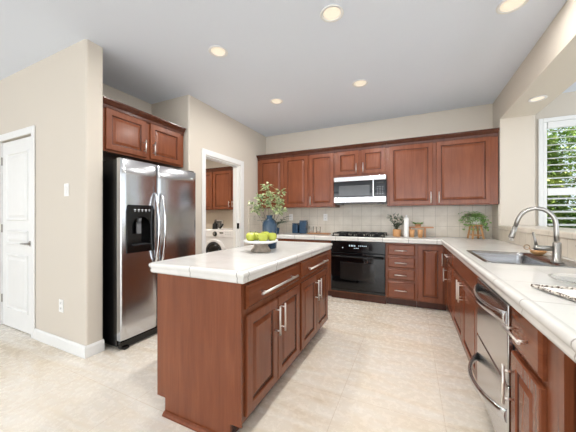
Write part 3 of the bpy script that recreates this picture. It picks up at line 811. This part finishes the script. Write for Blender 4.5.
plate('white outlet on the side wall between laundry door and back counter', (-2.5195, 3.99, 1.19), 90)
plate('white light switch on the beige wall right of the pantry door', (-2.822, 1.3195, 1.455), 0, 'switch')
plate('white outlet low on the beige wall right of the pantry door', (-2.91, 1.3195, .395), 0)
plate('white outlet on the low tile splash behind the faucet', (.9905, 3.62, .99), -90, w=.116, h=.07)

# ------------------------------------------------------------------ island decor
csx, csy, Zc = -1.117, 1.87, .9252
cs = thing('cake_stand', 'white round cake stand with grey stone base on the island', 'cake stand', (csx, csy, Zc))
obj('stone_base', lathe(B(), [(0, 0.002), (.080, .002), (.083, .012), (.066, .036), (.060, .044), (.058, .052), (.062, .060), (.056, .07), (0, .07)], 28), M['stone'], cs)
obj('plate', lathe(B(), [(0, .071), (.11, .073), (.138, .084), (.142, .098), (.136, .098), (.128, .088), (0, .086)], 36), M['ceramic'], cs)
def apple(loc, s, rz, label):
    t = thing('green_apple', label, 'apple', loc, rz, 'green apples on the cake stand'); t.scale = (s, s, s)
    prof = [(0, .008), (.012, .001), (.02, .0), (.032, .012), (.040, .034), (.039, .050), (.030, .066), (.018, .071), (.008, .068), (0, .060)]
    obj('flesh', lathe(B(), prof, 24), M['apple'], t); obj('stem', tube(B(), [(0, 0, .058), (.002, 0, .07), (.006, .002, .082)], .002, 6), M['bark'], t)
for dx, dy, s, lb in ((-.062, -.055, 1.0, 'green apple at the front left of the cake stand'), (.05, -.055, 1.0, 'green apple at the front right of the cake stand'),
                      (-.075, .04, .95, 'green apple at the back left of the cake stand'), (.085, .035, .95, 'green apple at the back right of the cake stand'), (.005, .06, 1.05, 'green apple at the back middle of the cake stand')):
    apple((csx + dx, csy + dy, Zc + .088), s, random.uniform(0, 360), lb)
vx, vy = -1.155, 2.085
vs_ = thing('blue_vase', 'dark blue glass bottle vase on the island behind the apples', 'vase', (vx, vy, Zc))
obj('bottle', lathe(B(), [(0, .003), (.058, .003), (.064, .012), (.066, .06), (.066, .215), (.060, .242), (.040, .262), (.026, .270), (.025, .290), (.031, .298), (.028, .301), (.020, .292), (.020, .270), (.052, .24), (.060, .215), (.060, .02), (0, .012)], 32), M['blueglass'], vs_)
bq = thing('leafy_branches', 'spray of pale variegated leafy stems in the blue vase', 'branches', (vx, vy, Zc))
rnd = random.Random(5)
for (tx, ty, tz) in ((-.20, -.02, .46), (-.05, .03, .585), (.03, -.03, .50), (.11, .02, .52), (.16, -.02, .44), (-.09, -.04, .48), (.07, .05, .43)):
    b = B(); P = []
    for k in range(7):
        u = k / 6; P.append(Vector((tx * u ** 1.5, ty * u, .04 + (tz - .04) * u - (.05 * u * u if abs(tx) > .12 else 0))))
    st = obj('stem', tube(b, P, [.003 - .0003 * k for k in range(7)], 6), M['bark'], bq)
    b = B(); top = P[-1]
    for k in range(30):
        u = .70 + .30 * rnd.random(); i = min(5, int(u * 6)); p = P[i].lerp(P[i + 1], u * 6 - i)
        d = Vector((rnd.uniform(-1, 1), rnd.uniform(-1, 1), rnd.uniform(-.4, .8)))
        leaf(b, p + d * .012, d, rnd.uniform(.04, .065), rnd.uniform(.022, .034), (rnd.uniform(-.5, .5), rnd.uniform(-.9, .1), .8))
    obj('leaves', b, M['variegated'], st)

# ------------------------------------------------------------------ back counter decor
def potted(name, label, cat, loc, pot_prof, pot_mat, leaves, leaf_mat, seed, soil_z, soil_r):
    t = thing(name, label, cat, loc); obj('pot', lathe(B(), pot_prof, 28), pot_mat, t)
    obj('soil', lathe(B(), [(0, soil_z), (soil_r, soil_z)], 20), M['soil'], t)
    rnd = random.Random(seed); b = B(); sb = B(); leaves(b, sb, rnd)
    if len(sb.verts): obj('stems', sb, M['bark'], t)
    else: sb.free()
    obj('foliage', b, leaf_mat, t); return t
def palm_leaves(b, sb, r):
    for k in range(14):
        a = k * 2.4; d = Vector((math.cos(a), math.sin(a), r.uniform(.5, 1.3))).normalized(); ln = r.uniform(.22, .34)
        P = [Vector((0, 0, .12)) + d * ln * u - Vector((0, 0, .10 * u * u)) for u in (0, .25, .5, .75, 1)]
        tube(sb, P, .002, 5)
        for i in range(1, 5):
            tdir = (P[i] - P[i - 1]).normalized(); s = tdir.cross(Vector((0, 0, 1))).normalized()
            for sg in (-1, 1): leaf(b, P[i], tdir * .7 + s * sg, .10, .026)
        leaf(b, P[-1], P[-1] - P[-2], .07, .018)
potted('potted_palm', 'dark green palm plant on the back counter behind the blue vase', 'plant', (-2.09, 3.98, .9258), [(0, 0), (.055, 0), (.07, .10), (.066, .10), (.062, .09), (0, .09)], M['blue'], palm_leaves, M['palm'], 2, .085, .06)
for x, w, h, lb in ((-1.835, .105, .175, 'shorter dark blue canister on the back counter'), (-1.690, .125, .225, 'taller dark blue canister on the back counter')):
    t = thing('blue_canister', lb, 'canister', (x, 4.26, .9258), 0, 'blue canisters on the back counter')
    obj('jar', box(B(), -w / 2, w / 2, -.05, .05, 0, h - .022, .012, 3), M['blue'], t); obj('lid', box(B(), -w / 2 + .002, w / 2 - .002, -.048, .048, h - .020, h, .006), M['blue'], t)
tr = thing('serving_tray', 'low wooden tray with two glasses on the back counter', 'tray', (-1.40, 4.18, .9258))
b = B(); box(b, -.16, .20, -.08, .08, .004, .014, .003)
for y in (-.08, .072): box(b, -.16, .20, y, y + .008, .014, .022, .002)
for x in (-.16, .192): box(b, x, x + .008, -.072, .072, .014, .022, .002)
obj('tray_board', b, M['tray_wood'], tr)
for x, lb in ((-1.515, 'left clear drinking glass on the wooden tray'), (-1.395, 'right clear drinking glass on the wooden tray')):
    t = thing('drinking_glass', lb, 'glass', (x, 4.18, .9402), 0, 'clear glasses on the tray')
    obj('tumbler', lathe(B(), [(0, 0), (.032, 0), (.035, .003), (.042, .11), (.040, .11), (.033, .008), (0, .007)], 24), M['glass'], t)
def olive_leaves(b, sb, r):
    for k in range(13):
        a = k * 2.4; o_ = r.uniform(.04, .13); h = r.uniform(.18, .34)
        P = [Vector((o_ * u ** 1.4 * math.cos(a), o_ * u ** 1.4 * math.sin(a), .08 + (h - .08) * u)) for u in (0, .25, .5, .75, 1)]
        tube(sb, P, .0018, 5)
        for i in range(10):
            u = .3 + .7 * r.random(); j = min(3, int(u * 4)); p = P[j].lerp(P[j + 1], u * 4 - j)
            leaf(b, p, (r.uniform(-1, 1), r.uniform(-1, 1), r.uniform(-.2, .8)), r.uniform(.04, .062), .024)
potted('potted_herb', 'grey-green leafy plant in a round pale wood pot right of the cooktop', 'plant', (-.19, 4.18, .9258), [(0, 0), (.05, 0), (.056, .01), (.056, .095), (.05, .105), (.046, .105), (.048, .09), (0, .09)], M['palewood'], olive_leaves, M['olive'], 4, .092, .047)
t = thing('white_bottle', 'slim white ceramic bottle standing between the wood pot and the wooden riser', 'bottle', (-.062, 4.12, .9258))
obj('bottle', lathe(B(), [(0, 0), (.032, 0), (.034, .005), (.034, .255), (.03, .272), (.014, .285), (.0, .285)], 24), M['ceramic'], t)
obj('cap', lathe(B(), [(0, .286), (.012, .286), (.012, .308), (0, .31)], 16), M['ceramic'], t)
rs_ = thing('wooden_riser', 'small wooden riser bench on the back counter with a succulent on top', 'riser', (.092, 4.20, .9258))
obj('board', box(B(), -.14, .19, -.06, .06, .128, .146, .003), M['tray_wood'], rs_)
for x in (-.105, .085): obj('leg', box(B(), x - .012, x + .012, -.052, .052, 0, .127, .003), M['tray_wood'], rs_)
for x, lb in ((.012, 'pale wood tumbler under the left of the wooden riser'), (.115, 'pale wood tumbler in the middle under the wooden riser')):
    t = thing('wooden_cup', lb, 'cup', (x, 4.105, .9258), 0, 'wooden cups by the riser')
    obj('cup_body', lathe(B(), [(0, 0), (.028, 0), (.034, .11), (.030, .11), (.026, .01), (0, .01)], 20), M['palewood'], t)
def succ_leaves(b, sb, r):
    for k in range(46):
        a = r.uniform(0, 6.28); e_ = r.uniform(.1, 1.2)
        leaf(b, (.03 * math.cos(a), .02 * math.sin(a), .035), (math.cos(a), math.sin(a), e_), r.uniform(.035, .075), .016)
potted('small_succulent', 'small green succulent on the wooden riser', 'plant', (.088, 4.20, 1.0723), [(0, 0), (.035, 0), (.04, .035), (.036, .035), (0, .03)], M['tray_wood'], succ_leaves, M['fern'], 8, .031, .035)
stl = thing('plant_stool', 'small wooden stool plant stand in the right counter corner', 'stool', (.757, 4.13, .9258))
obj('seat', lathe(B(), [(0, .165), (.072, .165), (.076, .170), (.076, .180), (.070, .186), (0, .186)], 28), M['palewood'], stl)
for k in range(4):
    a = R(45 + 90 * k + 15); c_, s_ = math.cos(a), math.sin(a)
    obj('leg', tube(B(), [(.090 * c_, .090 * s_, .004), (.062 * c_, .062 * s_, .164)], [.012, .011], 10), M['palewood'], stl)
b = B()
for k in range(4):
    a = R(45 + 90 * k + 15); a2 = a + R(90); r_ = .078
    tube(b, [(r_ * math.cos(a), r_ * math.sin(a), .05), (r_ * math.cos(a2), r_ * math.sin(a2), .05)], .006, 8)
obj('stretcher', b, M['palewood'], stl)
def fern_leaves(b, sb, r):
    for k in range(42):
        a = k * 2.4 + r.uniform(-.2, .2); rise = r.uniform(.02, .10); o_ = r.uniform(.08, .17); drop = r.uniform(.02, .18) * (1 if rise < .11 else .3)
        P = [Vector((o_ * u * math.cos(a), o_ * u * math.sin(a), .085 + rise * math.sin(min(1, u * 1.5) * 1.57) - drop * u * u)) for u in (0, .2, .4, .6, .8, 1)]
        tube(sb, P, .0012, 4)
        for i in range(1, 6):
            td = (P[i] - P[i - 1]).normalized(); s = td.cross(Vector((0, 0, 1))).normalized()
            for sg in (-1, 1): leaf(b, P[i], td * .6 + s * sg, .046, .022)
        leaf(b, P[-1], P[-1] - P[-2], .03, .012)
potted('potted_fern', 'bushy green fern in a white pot on the small wooden stool', 'plant', (.757, 4.13, 1.1123), [(0, 0), (.05, 0), (.064, .095), (.060, .095), (.052, .08), (0, .08)], M['ceramic'], fern_leaves, M['fern'], 9, .075, .056)

# ------------------------------------------------------------------ laundry room
ws = thing('washing_machine', 'white front-loading washer with round dark door in the laundry room', 'washing machine', (-3.345, 4.03, 0))
obj('cabinet_body', box(B(), -.36, .36, 0, .72, .02, .965, .012, 3), M['appliance'], ws)
obj('control_panel', box(B(), -.355, .355, -.014, -.001, .82, .955, .008, 3), M['appliance'], ws)
b = B()
for x in (-.3, .3):
    for y in (.06, .66): tube(b, [(x, y, .001), (x, y, .019)], .02, 10)
obj('foot', b, M['black'], ws)
def ringy(bm, prof, cx_, cz_, seg=40):
    rr = [[bm.verts.new((cx_ + r * math.cos(2 * math.pi * k / seg), y, cz_ + r * math.sin(2 * math.pi * k / seg))) if r > 1e-5 else None for k in range(seg)] if r > 1e-5 else [bm.verts.new((cx_, y, cz_))] for r, y in prof]
    for a, c in zip(rr, rr[1:]):
        for k in range(seg):
            j = (k + 1) % seg
            f = ([a[0]] if len(a) == 1 else [a[k], a[j]]) + ([c[0]] if len(c) == 1 else [c[j], c[k]])
            if len(f) > 2: bm.faces.new(f).smooth = True
    return bm
wd = obj('door', ringy(B(), [(.255, -.001), (.25, -.03), (.235, -.042), (.215, -.045), (.20, -.040), (.195, -.02)], -.09, .535), M['appliance'], ws)
obj('door_ring', ringy(B(), [(.198, -.02), (.197, -.046), (.16, -.05), (.15, -.03)], -.09, .535), M['gasket'], wd)
obj('door_glass', ringy(B(), [(.155, -.02), (.15, -.045), (.10, -.062), (0, -.07)], -.09, .535), M['blackgloss'], wd)
kb = obj('dial', ringy(B(), [(.048, -.0145), (.046, -.03), (0, -.032)], -.08, .885, 24), M['black'], ws)
obj('dial_cap', ringy(B(), [(.022, -.033), (.02, -.045), (0, -.046)], -.085, .89, 20), M['greyplastic'], kb)
obj('display', box(B(), .03, .12, -.017, -.0145, .895, .918), M['blackgloss'], ws)
b = B()
for k in range(6): box(b, .17 + (k % 3) * .05, .19 + (k % 3) * .05, -.0165, -.0145, .875 + (k // 3) * .035, .881 + (k // 3) * .035)
obj('button_marks', b, M['greyplastic'], ws)
hk = thing('laundry_hookup_box', 'white hookup box with water valves on the wall above the washer', 'valve box', (-4.01, 4.848, 1.04))
hk.scale = (.66, 1, .8)
b = B(); box(b, -.15, .15, -.02, 0, -.12, .12); obj('back_plate', b, M['greyplastic'], hk)
b = B(); box(b, -.17, .17, -.028, -.0, .10, .13); box(b, -.17, .17, -.028, -.0, -.13, -.10); box(b, -.17, -.14, -.028, 0, -.10, .10); box(b, .14, .17, -.028, 0, -.10, .10); obj('frame', b, M['plate'], hk)
for x in (-.07, .06):
    b = B(); tube(b, [(x, -.03, -.08), (x, -.05, .0), (x, -.04, .03)], .016, 10); tube(b, [(x - .03, -.045, .03), (x + .03, -.045, .03)], .01, 8)
    obj('valve', b, M['nickel'], hk)
bt = thing('detergent_bottle', 'dark bottle with a pump standing on the washer behind the doorway jamb', 'bottle', (-3.63, 4.26, .9652))
obj('bottle', lathe(B(), [(0, 0), (.05, 0), (.055, .01), (.05, .10), (.02, .13), (.018, .15), (0, .15)], 20), M['iron'], bt)
obj('pump', tube(B(), [(0, 0, .15), (0, 0, .185), (.05, -.01, .18)], [.012, .009, .007], 8), M['iron'], bt)
bt = thing('dark_scoop', 'dark slanted scoop lying on top of the washer', 'scoop', (-3.50, 4.3, .9655))
obj('scoop_body', tube(B(), [(-.04, 0, .02), (0, 0, .05), (.035, 0, .10)], [.022, .018, .02], 10), M['iron'], bt)
